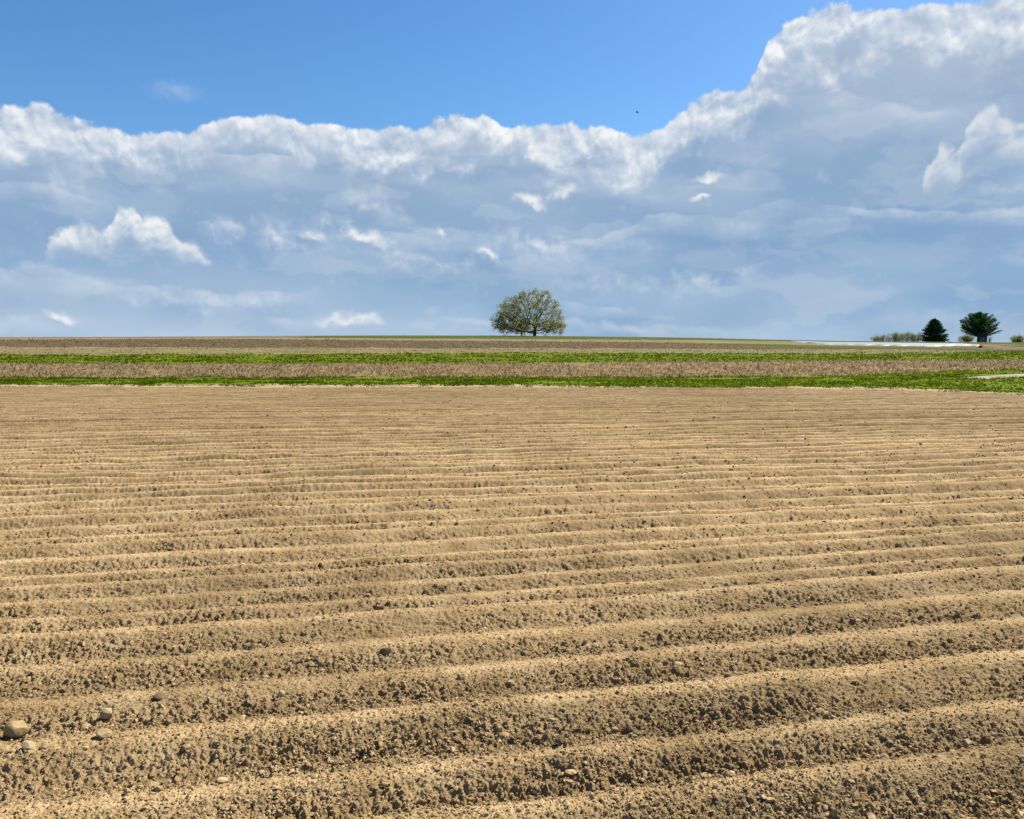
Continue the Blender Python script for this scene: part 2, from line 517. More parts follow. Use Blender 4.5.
def rand_rot(n):
    q = RNG.normal(size=(n, 4)); q /= np.linalg.norm(q, axis=1)[:, None]
    a, b, c, d = q.T
    return np.stack([1 - 2 * (c * c + d * d), 2 * (b * c - a * d), 2 * (b * d + a * c),
                     2 * (b * c + a * d), 1 - 2 * (b * b + d * d), 2 * (c * d - a * b),
                     2 * (b * d - a * c), 2 * (c * d + a * b), 1 - 2 * (b * b + c * c)], 1).reshape(n, 3, 3)


def build_clods(n_try=620000):
    px = RNG.uniform(-260, 1284, n_try)
    py = 401 + (960 - 401) * RNG.uniform(0, 1, n_try)
    d = EYE * F / (py - 365)
    x = (px - PXC) / F * d; y = d
    w, l, i, ph = row_coords(x, y)
    rm = roughness_mask(ph, 1) * patch(l, w)
    rm *= .55 + .75 * 1.25 * np.exp(-((ph - .28) / .14) ** 2)
    rm *= np.clip(.62 + 1.9 * perlin(x * 1.9, y * 2.6, 43) + .6 * perlin(x * 7, y * 7, 44), .1, 2.2)
    rmin = np.maximum(.0032, .62 * d / F)
    r = rmin * np.power(RNG.uniform(0, 1, n_try), -.33)
    ok = (RNG.uniform(0, 1, n_try) < (rm * .62 + .025) * (1 + .4 * sstep(7, 16, d))) & (r < np.maximum(.022, 1.15 * d / F)) & (r < .042) & (d > 2.2)
    ok |= (RNG.uniform(0, 1, n_try) < .13) & (d < 9) & (d > 2.2) & (r < .0075)     # fine crumbs on the crests too
    ok &= ~((r > .016) & (RNG.uniform(0, 1, n_try) < .45))
    x, y, r, d = x[ok], y[ok], r[ok], d[ok]
    z = np.concatenate([field_height(x[a:a + 50000].astype(np.float32), y[a:a + 50000].astype(np.float32),
                                     (np.maximum(.005, d[a:a + 50000] ** 2 * .0005)).astype(np.float32)) for a in range(0, len(x), 50000)])
    big = (r * F / d > 5.0)
    for nm, sel, sub in (('soil_clods', ~big, 0), ('large_soil_clods', big, 1)):
        v, f = ico(sub)
        n = int(sel.sum())
        S = r[sel][:, None] * RNG.uniform(.5, 1.35, (n, 3)); S[:, 2] *= .8
        Rm = rand_rot(n)
        J = 1 + RNG.uniform(-.42, .30, (n, len(v))) * (1 if sub == 0 else .55)
        P = v[None] * J[..., None]
        P = np.einsum('nij,nvj->nvi', Rm, P) * S[:, None, :]
        P += np.stack([x[sel], y[sel], z[sel] + r[sel] * .22], 1)[:, None, :]
        Fc = (f[None] + (np.arange(n) * len(v))[:, None, None]).reshape(-1, 3)
        tag(mesh_obj(nm, P.reshape(-1, 3), Fc, M['clod'], smooth=False), kind='stuff')
    print('clods', len(x))


build_clods()


def scatter_blades(name, k0, k1, n, hgt, wid, mat, rag0, rag1, lean=.35, per=3, pxr=(-320, 1344), over=0., ymin_bias=1.0, keep=None,
                   flat=False):
    px = RNG.uniform(*pxr, n)
    ys, _ = knots(px)
    a = ys[k0] + rag0 * perlin(px * .09, px * 0 + .5, 100 + k0) - over
    b = ys[k1] + rag1 * perlin(px * .09, px * 0 + .5, 100 + k1) + over * .4
    y = a + (b - a) * RNG.uniform(0, 1, n) ** ymin_bias
    x = (px - PXC) / F * y
    if keep is not None:
        ok = keep(px, y, x)
        x, y = x[ok], y[ok]
    n = len(x)
    x = np.repeat(x, per) + RNG.normal(0, .07, n * per); y = np.repeat(y, per) + RNG.normal(0, .07, n * per)
    n = n * per
    z = ground_z(x, y) - .02
    h = hgt * RNG.uniform(.45, 1.25, n) * (1 + .5 * perlin(x * .15, y * .3, 91))
    w = wid * RNG.uniform(.6, 1.3, n)
    th = RNG.uniform(0, math.pi, n)
    lx = RNG.normal(0, lean, n) * h; ly = RNG.normal(0, lean, n) * h
    ox = np.cos(th) * w * .5; oy = np.sin(th) * w * .5
    base = np.stack([x, y, z], 1)
    if flat:                       # a stalk: a thin upright or fallen strip of even width
        tip = base + np.stack([lx, ly, h], 1)
        o = np.stack([ox, oy, 0 * ox], 1)
        P = np.stack([base - o, base + o, tip + o, tip - o], 1)
        Fc = np.arange(n * 4).reshape(-1, 4)
    else:
        o = np.stack([ox, oy, 0 * ox], 1)
        P = np.stack([base - o, base + o, base + np.stack([lx, ly, h], 1)], 1)
        Fc = np.arange(n * 3).reshape(-1, 3)
    return tag(mesh_obj(name, P.reshape(-1, 3), Fc, mat), kind='stuff')


scatter_blades('grass', 1, 2, 30000, .16, .10, M['blade'], RAG[1], RAG[2], over=1.2,
               keep=lambda px, y, x: perlin(x * .13, y * .35, 67) + .5 * perlin(x * .6, y * .9, 68) > np.where(px < 420, -.12, -.45))
scatter_blades('grass', 3, 4, 22000, .19, .16, M['blade'], RAG[3], RAG[4], over=.9,
               keep=lambda px, y, x: perlin(x * .1, y * .25, 69) + .5 * perlin(x * .5, y * .8, 70) > -.42)
scatter_blades('corn_stubble', 2, 3, 20000, .26, .08, M['stalk'], RAG[2], RAG[3], lean=.5, per=2, flat=True,
               keep=lambda px, y, x: perlin(x * .3, y * .4, 61) > -.35)
scatter_blades('dark_stubble', 5, 6, 9000, .24, .10, M['stalk'], RAG[5], RAG[6], lean=.5, per=2, flat=True, pxr=(-320, 800),
               keep=lambda px, y, x: (split6(px, y) == 0) & (perlin(x * .25, y * .4, 63) > -.1))
M['straw'] = noise_colour('straw_blade', [(0.165, 0.1188, 0.0594), (0.2772, 0.2178, 0.1254), (0.33, 0.2772, 0.1716)], nscale=.6, detail=3, translucent=.2)
scatter_blades('dry_grass', 0, 1, 7000, .13, .07, M['straw'], 0, RAG[1], per=2, keep=lambda px, y, x: perlin(x * .35, y * .5, 65) > .0)
scatter_blades('dry_grass', 4, 5, 9000, .16, .12, M['straw'], RAG[4], RAG[5], per=2)


# ------------------------------------------------------------------ stones
def field_point(px, py):
    dx, dy, dz = ray(px, py)
    Y0 = EYE / (-dz / dy)
    Y = np.linspace(Y0 * .8, Y0 * 1.02, 900).astype(np.float32)
    X = (dx / dy * Y).astype(np.float32)
    Z = field_height(X, Y, np.full(Y.shape, .03, np.float32))
    i = int(np.argmax(EYE + dz / dy * Y - Z <= 0))
    return float(X[i]), float(Y[i]), float(Z[i])


def stone(label, cat, px, py, wpx, hpx, mat, tilt=(0, 0, 0), sink=.25, seed=1, name='stone', far=None, group=None, sub=3):
    x, y, z = field_point(px, py) if far is None else far
    wm = wpx * y / F * .5
    hm = hpx * y / F * .5
    v, f = ico(sub)
    rng = np.random.default_rng(seed)
    n = np.zeros(len(v))
    for _ in range(9):                                   # planes cut the ball into a worn, faceted lump
        d = rng.normal(size=3); d /= np.linalg.norm(d)
        c = rng.uniform(.58, .92)
        over = np.maximum(0, v @ d - c)
        v = v - over[:, None] * d[None] * .9
    v = v + .035 * np.stack([perlin(v[:, 0] * 3 + 5 * k, v[:, 1] * 3 + v[:, 2] * 2.3, seed + k) for k in range(3)], 1)
    v = v * np.array([wm, wm * .85, hm * 1.05])
    v = v @ np.array(Matrix.Rotation(tilt[1], 3, 'Y') @ Matrix.Rotation(tilt[0], 3, 'X') @ Matrix.Rotation(tilt[2], 3, 'Z')).T
    o = mesh_obj(name, v, f, mat, smooth=True)
    o.location = (x, y, z + hm * (1 - 2 * sink))
    return tag(o, label, cat, group)


stone('large rounded tan stone half buried in soil at the left edge of the field', 'stone', 17, 734, 23, 17, M['stone_tan'], (0, .1, .3), .18, 3)
stone('pale grey upright stone sitting clear on the soil, above the flat stones', 'stone', 107, 719, 14, 13, M['stone_pale'], (.2, -.3, .5), .16, 5)
stone('flat pale stone tilted on its edge below the large rounded tan stone', 'stone', 28, 749, 15, 8, M['stone_pale'], (.1, .55, .2), .15, 7)
stone('long flat tan stone lying over a dark hollow below the pale grey stone', 'stone', 104, 736, 17, 7, M['stone_tan'], (.1, .2, .1), .1, 9)
stone('small pale stone in the furrow right of the tilted flat stone', 'stone', 44, 748, 9, 6, M['stone_pale'], (.1, .1, .6), .2, 11)
stone('small rounded pale stone low down in the furrow by the bottom left corner', 'stone', 127, 793, 8, 7, M['stone_pale'], (.1, .1, 1.6), .2, 13)
stone('dark oval clod lying alone on the middle ridge of the field', 'clod', 386, 653, 14, 7, M['stone_dark'], (.1, -.1, .6), .15, 15, name='clod')
stone('dark flat clod on the smooth soil above the pale grey stone', 'clod', 160, 699, 14, 6, M['stone_dark'], (.1, .1, .2), .15, 17, name='clod')
stone('pale tan flat stone on the cloddy slope near the lower right corner', 'stone', 966, 745, 13, 7, M['stone_pale'], (.3, .15, .2), .15, 19)
stone('small pale stone alone on the slope left of centre, right of the dark flat clod', 'stone', 281, 696, 9, 7, M['stone_pale'], (.2, .1, .9), .2, 21)
stone('brown angular clod in the foreground furrow, near the centre of the bottom edge', 'clod', 560, 742, 12, 8, M['stone_dark'], (.2, .1, .9), .2, 23, name='clod')
# small marks on the far grass
p = ground_at(957, 385, 44)
stone('small white stone on the green strip below the pale track', 'stone', 0, 0, 3.8, 2.4, M['white_stone'], (-.5, 0, .4), .1, 31, far=p, sub=2)
p = ground_at(985, 386, 44)
stone('dark lump of earth on the green strip right of the white stone', 'clod', 0, 0, 4, 2.5, M['stone_dark'], (0, 0, .4), .2, 33, far=p, sub=2, name='clod')
p = ground_at(914, 377.5, 44)
stone('dark lump of earth on the green strip left of the pale track', 'clod', 0, 0, 6, 3, M['stone_dark'], (0, 0, .4), .2, 35, far=p, sub=2, name='clod')
p = ground_at(649, 382.5, 44)
stone('dark lump of earth at the middle of the nearer green strip', 'clod', 0, 0, 3, 4, M['stone_dark'], (0, 0, .4), .2, 37, far=p, sub=2, name='clod')
p = ground_at(979, 347.5, 120)
stone('small dark lump of earth at the right end of the white sheet', 'clod', 0, 0, 5, 3, M['stone_dark'], (0, 0, .4), .2, 39, far=p, sub=2, name='clod')


# ------------------------------------------------------------------ trees
def tubes(segs, nside=6):
    """segs: list of (p0, p1, r0, r1)"""
    A = np.array([s[0] for s in segs], float); B = np.array([s[1] for s in segs], float)
    r0 = np.array([s[2] for s in segs]); r1 = np.array([s[3] for s in segs])
    d = B - A; d /= np.maximum(np.linalg.norm(d, axis=1), 1e-6)[:, None]
    ref = np.where(np.abs(d[:, 2:3]) > .9, np.array([[1., 0, 0]]), np.array([[0, 0, 1.]]))
    u = np.cross(d, ref); u /= np.linalg.norm(u, axis=1)[:, None]
    v = np.cross(d, u)
    a = np.arange(nside) * 2 * math.pi / nside
    ring = np.cos(a)[None, :, None] * u[:, None] + np.sin(a)[None, :, None] * v[:, None]
    P = np.concatenate([A[:, None] + ring * r0[:, None, None], B[:, None] + ring * r1[:, None, None]], 1)
    i = np.arange(nside); j = (i + 1) % nside
    f = np.stack([i, j, j + nside, i + nside], 1)
    Fc = (f[None] + (np.arange(len(A)) * 2 * nside)[:, None, None]).reshape(-1, 4)
    return P.reshape(-1, 3), Fc


def leaves(pts, size, rng, spread=.3, per=1, flatten=1.0):
    pts = np.repeat(np.asarray(pts, float), per, 0)
    n = len(pts)
    c = pts + rng.normal(0, spread, (n, 3)) * np.array([1, 1, flatten])
    s = size * rng.uniform(.5, 1.3, n)
    a = rng.normal(size=(n, 3)); a /= np.linalg.norm(a, axis=1)[:, None]
    b = rng.normal(size=(n, 3)); b -= (a * b).sum(1)[:, None] * a; b /= np.linalg.norm(b, axis=1)[:, None]
    a = a * s[:, None]; b = b * (s * .55)[:, None]
    P = np.stack([c - a, c - a * .2 + b, c + a, c + a * .1 - b], 1)
    return P.reshape(-1, 3), np.arange(n * 4).reshape(-1, 4)


def colonise(attr, trunk, step, infl, kill, iters, rng):
    """space colonisation: nodes (n,3), parent (n,)"""
    nodes = [np.array(p, float) for p in trunk]; par = [-1] + list(range(len(trunk) - 1))
    attr = attr.copy()
    for _ in range(iters):
        if len(attr) == 0:
            break
        N = np.array(nodes)
        d = np.linalg.norm(attr[:, None] - N[None], axis=2)
        near = d.argmin(1); dm = d.min(1)
        on = dm < infl
        if not on.any():
            infl *= 1.4
            if infl > 40:
                break
            continue
        new = []
        for k in np.unique(near[on]):
            dirs = attr[on & (near == k)] - N[k]
            dirs /= np.linalg.norm(dirs, axis=1)[:, None]
            v = dirs.mean(0) + rng.normal(0, .12, 3)
            v /= max(1e-6, np.linalg.norm(v))
            p = N[k] + v * step
            new.append((p, k))
        for p, k in new:
            nodes.append(p); par.append(int(k))
        N2 = np.array([p for p, _ in new])
        d2 = np.linalg.norm(attr[:, None] - N2[None], axis=2).min(1)
        attr = attr[(d2 > kill) & (dm > kill)]
    return np.array(nodes), np.array(par)


def broad_tree(label, base, trunk_pts, dome, r_tip, leaf_n, leaf_size, seed, n_attr=900, group=None):
    """dome: (cx, cy, cz, rx, ry, top, low)"""
    rng = np.random.default_rng(seed)
    cx, cy, cz, rx, ry, top, low = dome
    A = []
    while len(A) < n_attr:
        q = rng.uniform(-1, 1, 3)
        rr = q[0] ** 2 + q[1] ** 2 + q[2] ** 2
        if rr > 1 or rr < .05 or rng.uniform() > .25 + .75 * rr:
            continue
        z = cz + (q[2] * (top - cz) if q[2] > 0 else q[2] * (cz - low))
        A.append((cx + q[0] * rx, cy + q[1] * ry, z))
    A = np.array(A)
    A += rng.normal(0, .15, A.shape)
    nodes, par = colonise(A, trunk_pts, .45, 4.0, .75, 140, rng)
    nch = np.zeros(len(nodes), int)
    for p in par[1:]:
        nch[p] += 1
    r = np.zeros(len(nodes)); acc = np.zeros(len(nodes))
    e = 2.05
    for i in range(len(nodes) - 1, -1, -1):
        r[i] = max(r_tip, acc[i] ** (1 / e)) if nch[i] else r_tip
        if par[i] >= 0:
            acc[par[i]] += r[i] ** e
    # parents may come later in order only for trunk nodes: order is creation order, so children follow parents
    t = empty('broad_tree', base, label, 'tree', group)
    segs = [(nodes[par[i]], nodes[i], r[par[i]] if nch[par[i]] < 2 or r[par[i]] < r[i] * 1.6 else r[i] * 1.15, r[i]) for i in range(1, len(nodes))]
    # root flare
    segs.append((nodes[0] - np.array([0, 0, .4]), nodes[0], r[0] * 1.5, r[0]))
    tw = []
    tips = np.where(r <= r_tip * 1.7)[0]
    for i in tips:
        for _ in range(2):
            d = nodes[i] - nodes[max(par[i], 0)] + rng.normal(0, .45, 3) + np.array([0, 0, .12])
            d = d / max(.05, np.linalg.norm(d)) * rng.uniform(.35, .8)
            tw.append((nodes[i], nodes[i] + d, r_tip * .8, r_tip * .4))
    V, Fq = tubes(segs + tw, 6)
    mesh_obj('trunk', V, Fq, M['bark'], smooth=True, parent=t)
    ends = np.array([s[1] for s in tw])
    keep = perlin(ends[:, 0] * .35 + 7, ends[:, 2] * .4 + ends[:, 1] * .3, seed) > -.38
    ends = ends[keep]
    sel = ends[rng.integers(0, len(ends), leaf_n)]
    V, Fq = leaves(sel, leaf_size, rng, .24)
    mesh_obj('crown', V, Fq, M['spring_leaf'], parent=t)
    return t


def far_base(px, Y):
    X = (px - PXC) / F * Y
    return X, Y, float(ground_z(np.array([X]), np.array([Y]))[0])


TY = 205.
K = TY / F                                                     # metres per pixel at the trees
b0 = far_base(534.5, TY)
ox = (528.5 - 534.5) * K
broad_tree('tall spreading tree with thin spring leaves and a thick forked trunk, alone on the hilltop', b0,
           [(0, 0, -.3), (0, 0, .6), (.1, 0, 1.3), (.05, .1, 2.0), (-.1, 0, 2.7)],
           (-1.1, 0, 3.3, 9.2, 7.8, 12.2, .35), .030, 20000, .14, 5, n_attr=1250)
b1 = far_base(521.5, TY + 1.5)
broad_tree('smaller leafy tree with slim trunk under the left side of the tall spreading tree', b1,
           [(0, 0, -.3), (0, 0, .6), (-.05, 0, 1.2), (-.1, 0, 1.9)],
           (-2.9, 0, 2.8, 5.2, 4.6, 8.6, .4), .022, 5600, .13, 9, n_attr=480)
b2 = far_base(545, TY - 1.0)
broad_tree('low thin-stemmed young tree under the right side of the tall spreading tree', b2,
           [(0, 0, -.2), (.1, 0, .4), (.3, 0, .9)],
           (2.4, 0, 1.7, 3.2, 2.8, 4.0, .2), .016, 2200, .12, 15, n_attr=200)


def conifer(name, label, base, height, rad, prof, n_br, mat, seed, rise=(.0, .5), z0=.1, trunk_r=.22, card=.32, per_m=26, droop=0., plume=.34, dome=None):
    rng = np.random.default_rng(seed)
    t = empty(name, base, label, 'tree')
    segs = []
    n = 10
    for i in range(n):
        a, b = i / n, (i + 1) / n
        segs.append(((0, 0, height * .97 * a - .3 * (i == 0)), (0, 0, height * .97 * b), trunk_r * (1 - a) + .03, trunk_r * (1 - b) + .03))
    C, D, Sz = [], [], []
    for k in range(n_br):
        f = z0 + (1 - z0) * (k + rng.uniform(0, .6)) / n_br
        f = min(f, .985)
        L = rad * prof(f) * rng.uniform(.82, 1.08)
        a = k * 2.399 + rng.normal(0, .25)
        el = rise[0] + (rise[1] - rise[0]) * f + rng.normal(0, .08)
        if dome:                                  # branch runs out to a domed outline
            zc, rz = dome[0] * height, dome[1] * height
            ca, sa, z0_ = math.cos(el) / rad, math.sin(el) / rz, (height * f * .93 - zc) / rz
            A_, B_, C_ = ca * ca + sa * sa, 2 * sa * z0_, z0_ * z0_ - 1
            L = (-B_ + math.sqrt(max(0, B_ * B_ - 4 * A_ * C_))) / (2 * A_) * rng.uniform(.74, 1.04)
        L = max(L, .2)
        p = np.array([0, 0, height * f * .93])
        d = np.array([math.cos(a) * math.cos(el), math.sin(a) * math.cos(el), math.sin(el)])
        m = max(3, int(L / .35))
        q = p.copy()
        for j in range(m):
            s = (j + .5) / m
            dd = d + np.array([0, 0, -droop * (1 - s) + (.35 * s * s if droop == 0 else .25 * s)])
            dd /= np.linalg.norm(dd)
            q2 = q + dd * L / m
            segs.append((q, q2, .05 * (1 - s) + .012, .05 * (1 - (j + 1) / m) + .012))
            if s > .16:
                nn = int(per_m * L / m * (1.0 if s > .4 else .8))
                w = plume * (.35 + 1.0 * math.sin(math.pi * min(1, s * .82 + .1))) * min(1, .35 + L / rad)
                for _ in range(nn):
                    c = q + (q2 - q) * rng.uniform() + rng.normal(0, 1, 3) * np.array([w, w, w * .42])
                    C.append(c); D.append(dd + rng.normal(0, .55, 3)); Sz.append(card * rng.uniform(.6, 1.3))
            q = q2
    V, Fq = tubes(segs, 5)
    mesh_obj('trunk', V, Fq, M['bark'], smooth=True, parent=t)
    C = np.array(C); D = np.array(D); D /= np.linalg.norm(D, axis=1)[:, None]; Sz = np.array(Sz)
    b = rng.normal(size=D.shape); b -= (b * D).sum(1)[:, None] * D; b /= np.linalg.norm(b, axis=1)[:, None]
    P = np.stack([C - D * Sz[:, None], C + b * (Sz * .22)[:, None], C + D * Sz[:, None], C - b * (Sz * .22)[:, None]], 1)
    mesh_obj('crown', P.reshape(-1, 3), np.arange(len(P) * 4).reshape(-1, 4), mat, parent=t)
    return t


CY = 214.
KC = CY / F
spr = far_base(932.5, CY)
conifer('spruce_tree', 'dark green pointed spruce tree with skirt down to the ground, behind the white sheet', spr, 26.0 * KC, 15.6 * KC,
        lambda f: (1 - f) ** .74, 130, M['spruce'], 4, rise=(-.02, .8), z0=.03, trunk_r=.2, card=.26, per_m=58, droop=.18, plume=.29)
pin = far_base(976.5, CY)
conifer('pine_tree', 'dark green round-topped pine tree with fanned branches standing over the small shed', pin, 31.5 * KC, 20 * KC,
        lambda f: 1., 105, M['needle'], 8, rise=(.05, 1.15), z0=.20, trunk_r=.30, card=.26, per_m=62, plume=.29, dome=(.42, .56))

# small dark shed under the pine
sx, sy, sz = far_base(980.6, CY - 2.5)
shed = empty('shed', (sx, sy, sz), 'small dark blue-grey board shed under the round-topped pine', 'shed')
shed.rotation_euler = (0, 0, -math.atan2(sx, sy))
w_, d_, h_ = 8.4 * KC, 2.6, 9.0 * KC


def box_parts(boxes):
    V, Fq = [], []
    f = np.array([(0, 3, 2, 1), (4, 5, 6, 7), (0, 1, 5, 4), (1, 2, 6, 5), (2, 3, 7, 6), (3, 0, 4, 7)])
    for (x0, y0, z0, x1, y1, z1) in boxes:
        Fq.append(f + len(V) * 1)
        V += [(x0, y0, z0), (x1, y0, z0), (x1, y1, z0), (x0, y1, z0), (x0, y0, z1), (x1, y0, z1), (x1, y1, z1), (x0, y1, z1)]
    return np.array(V), np.concatenate(Fq)


bx = []
nb = 9
for i in range(nb):                                   # upright boards, every second one a little proud
    x0 = -w_ / 2 + w_ * i / nb
    q = .03 * (i % 2)
    bx.append((x0, -d_ / 2 - q, -.2, x0 + w_ / nb - .012, d_ / 2 + q, h_))
V, Fq = box_parts(bx)
mesh_obj('wall', V, Fq, M['shed'], parent=shed)
rv = np.array([(-w_ / 2 - .15, -d_ / 2 - .2, h_ + .002), (w_ / 2 + .15, -d_ / 2 - .2, h_ + .002), (w_ / 2 + .15, d_ / 2 + .2, h_ + .002), (-w_ / 2 - .15, d_ / 2 + .2, h_ + .002),
               (-w_ / 2 - .15, -d_ / 2 - .2, h_ + .10), (w_ / 2 + .15, -d_ / 2 - .2, h_ + .10), (w_ / 2 + .15, d_ / 2 + .2, h_ + .35), (-w_ / 2 - .15, d_ / 2 + .2, h_ + .35)])
mesh_obj('roof', rv, np.array([(0, 3, 2, 1), (4, 5, 6, 7), (0, 1, 5, 4), (1, 2, 6, 5), (2, 3, 7, 6), (3, 0, 4, 7)]), M['shed_roof'], parent=shed)


# ------------------------------------------------------------------ bushes
def bush(label, px, Y, wpx, hpx, seed, leaf=500, stems=16, bare=.0, upright=.5):
    rng = np.random.default_rng(seed)
    k = Y / F
    x, y, z = far_base(px, Y)
    t = empty('bush', (x, y, z), label, 'bush', 'bushes along the hilltop')
    hw, hh = wpx * k * .5, hpx * k
    segs, C = [], []
    for i in range(stems):
        a = rng.uniform(0, 2 * math.pi); rr = rng.uniform(0, 1) ** .6
        p = np.array([math.cos(a) * rr * hw * .5, math.sin(a) * rr * hw * .4, -.1])
        tip = np.array([math.cos(a) * rr * hw * (1.0 - .25 * upright), math.sin(a) * rr * hw * .8, hh * (1 - .55 * rr * rr * (1 - upright)) * rng.uniform(.65, 1)])
        mid = (p + tip) / 2 + rng.normal(0, .1, 3)
        segs += [(p, mid, .035, .022), (mid, tip, .022, .008)]
        for _ in range(4):
            s = rng.uniform(.3, 1)
            b = mid + (tip - mid) * s if rng.uniform() < .6 else p + (mid - p) * (.4 + .6 * s)
            e = b + rng.normal(0, 1, 3) * np.array([.28, .28, .18]) * min(1, hh / 1.5) + np.array([0, 0, .12])
            segs.append((b, e, .012, .005)); C += [b, e, (b + e) / 2]
    V, Fq = tubes(segs, 4)
    mesh_obj('stem', V, Fq, M['twig'], parent=t)
    C = np.array(C)
    sel = C[rng.integers(0, len(C), int(leaf * 3))]
    V, Fq = leaves(sel, .10, rng, .27)
    V[:, 2] = np.maximum(V[:, 2], -.05)
    mesh_obj('foliage', V, Fq, M['bush'], parent=t)
    return t


BY = 208.
bush('low spreading pale bush, farthest left of the hilltop bushes', 881, BY, 24, 7.5, 1, 900, 26, upright=.2)
bush('rounded taller bush left of the upright light stems', 894, BY + 1, 18, 10.5, 2, 900, 24, upright=.3)
bush('pale thicket of upright thin stems left of the spruce', 905, BY + 2.5, 16, 10.5, 3, 520, 30, upright=.9)
bush('light green bush touching the left side of the spruce', 914.5, BY + .5, 15, 9.5, 4, 650, 22, upright=.8)
bush('pale green rounded bush under the left side of the pine', 964, BY, 15, 8, 5, 1000, 30, upright=.3)
bush('small bare twiggy bush just right of the shed', 988.5, BY + 1, 5, 6.5, 6, 40, 12, upright=.6)
bush('green bush at the far right end of the hilltop', 1017, BY, 18, 7.5, 7, 1300, 34, upright=.2)


# ------------------------------------------------------------------ white sheet on the hilltop
cols = np.linspace(790, 978, 130)
ys, zs = knots(cols)
top_py = np.interp(cols, [790, 800, 824, 900, 960, 978], [341.4, 341.6, 342.0, 342.9, 343.8, 345.3])
bot_py = np.interp(cols, [790, 800, 824, 900, 935, 945, 952, 960, 978], [341.7, 342.6, 344.5, 345.9, 346.5, 346.2, 345.6, 345.7, 345.9])
bot_py = bot_py + .35 * perlin(cols * .11, cols * 0 + .5, 201)


def depth_of(px, py):
    out = []
    for a, b in zip(px, py):
        out.append(ground_at(a, b, 150, 203)[1])
    return np.array(out)


yb = depth_of(cols, bot_py); yt = np.maximum(depth_of(cols, top_py), yb + .5)
t = np.linspace(0, 1, 9)[:, None]
Y = yb[None] * (1 - t) + yt[None] * t
X = (cols - PXC)[None] / F * Y
Z = ground_z(X.ravel(), Y.ravel()).reshape(X.shape) + .16 + .05 * np.sin(t * 26)
Z[0] -= .2; Z[-1] -= .2
tag(mesh_obj('plastic_sheet', np.stack([X, Y, Z], -1).reshape(-1, 3), grid_faces(*X.shape), M['film'], smooth=True),
    'long white plastic sheet spread over the hilltop field in front of the conifers', 'plastic sheet')


# ------------------------------------------------------------------ bird
bxp, byp, bzp = at(637, 112.5, 90.)
bv = np.array([(0, .14, 0), (0, -.16, 0), (.03, .02, .02), (-.03, .02, .02), (0, .02, -.03), (.17, .05, .06), (.16, -.03, .05), (-.17, .05, .07), (-.16, -.03, .06), (.03, -.2, 0), (-.03, -.2, 0)])
bf = [(0, 2, 3), (0, 4, 2), (0, 3, 4), (1, 3, 2), (1, 2, 4), (1, 4, 3), (2, 5, 6), (2, 6, 1), (3, 8, 7), (3, 1, 8), (1, 9, 10)]
bo = mesh_obj('bird', bv * 1.2, np.array(bf), M['bird'])
bo.location = (float(bxp), float(byp), float(bzp)); bo.rotation_euler = (R(8), R(20), R(60))
tag(bo, 'tiny dark bird flying in the blue sky above the clouds', 'bird')

# ------------------------------------------------------------------ sun
sd = bpy.data.lights.new('sun', 'SUN'); sd.energy = 5.0; sd.angle = R(.53); sd.color = (1.0, .95, .86)
so = bpy.data.objects.new('sun', sd); COL.objects.link(so)
dirv = Vector((math.sin(R(SUN_AZ)) * math.cos(R(SUN_EL)), math.cos(R(SUN_AZ)) * math.cos(R(SUN_EL)), math.sin(R(SUN_EL))))
so.rotation_euler = dirv.to_track_quat('Z', 'Y').to_euler()
so.location = (60, 60, 90)

# ------------------------------------------------------------------ sky with clouds
world = bpy.data.worlds.new("World"); sc.world = world; world.use_nodes = True
nt = world.node_tree; nt.nodes.clear()
N, L = nt.nodes.new, nt.links.new


def inp(sock, v):
    if isinstance(v, bpy.types.NodeSocket):
        L(v, sock)
    elif v is not None:
        sock.default_value = v


def mth(op, a, b=None, c=None, clamp=False):
    n = N('ShaderNodeMath'); n.operation = op; n.use_clamp = clamp
    inp(n.inputs[0], a); inp(n.inputs[1], b); inp(n.inputs[2], c)
    return n.outputs[0]


def vec(op, a, b=None, s=None):
    n = N('ShaderNodeVectorMath'); n.operation = op
    inp(n.inputs[0], a); inp(n.inputs[1], b)
    if s is not None:
        inp(n.inputs['Scale'], s)
    return n.outputs['Value'] if op in ('LENGTH', 'DOT_PRODUCT') else n.outputs[0]


def comb(x, y, z=0.0):
    n = N('ShaderNodeCombineXYZ'); inp(n.inputs[0], x); inp(n.inputs[1], y); inp(n.inputs[2], z)
    return n.outputs[0]


def rng_(v, a, b, c=0., d=1., smooth=True):
    n = N('ShaderNodeMapRange'); n.interpolation_type = 'SMOOTHSTEP' if smooth else 'LINEAR'
    inp(n.inputs['Value'], v); inp(n.inputs['From Min'], a); inp(n.inputs['From Max'], b); inp(n.inputs['To Min'], c); inp(n.inputs['To Max'], d)
    return n.outputs[0]


def noise(v, scale, detail=5., rough=.55, lac=2.0, dist=0., out='Fac'):
    n = N('ShaderNodeTexNoise'); inp(n.inputs['Vector'], v)
    n.inputs['Scale'].default_value = scale; n.inputs['Detail'].default_value = detail
    n.inputs['Roughness'].default_value = rough; n.inputs['Lacunarity'].default_value = lac; n.inputs['Distortion'].default_value = dist
    return n.outputs[out]


def voro(v, scale, detail=3., rough=.5, lac=2.2):
    n = N('ShaderNodeTexVoronoi'); n.feature = 'F1'; n.normalize = True
    inp(n.inputs['Vector'], v); n.inputs['Scale'].default_value = scale
    n.inputs['Detail'].default_value = detail; n.inputs['Roughness'].default_value = rough; n.inputs['Lacunarity'].default_value = lac
    return n.outputs['Distance']


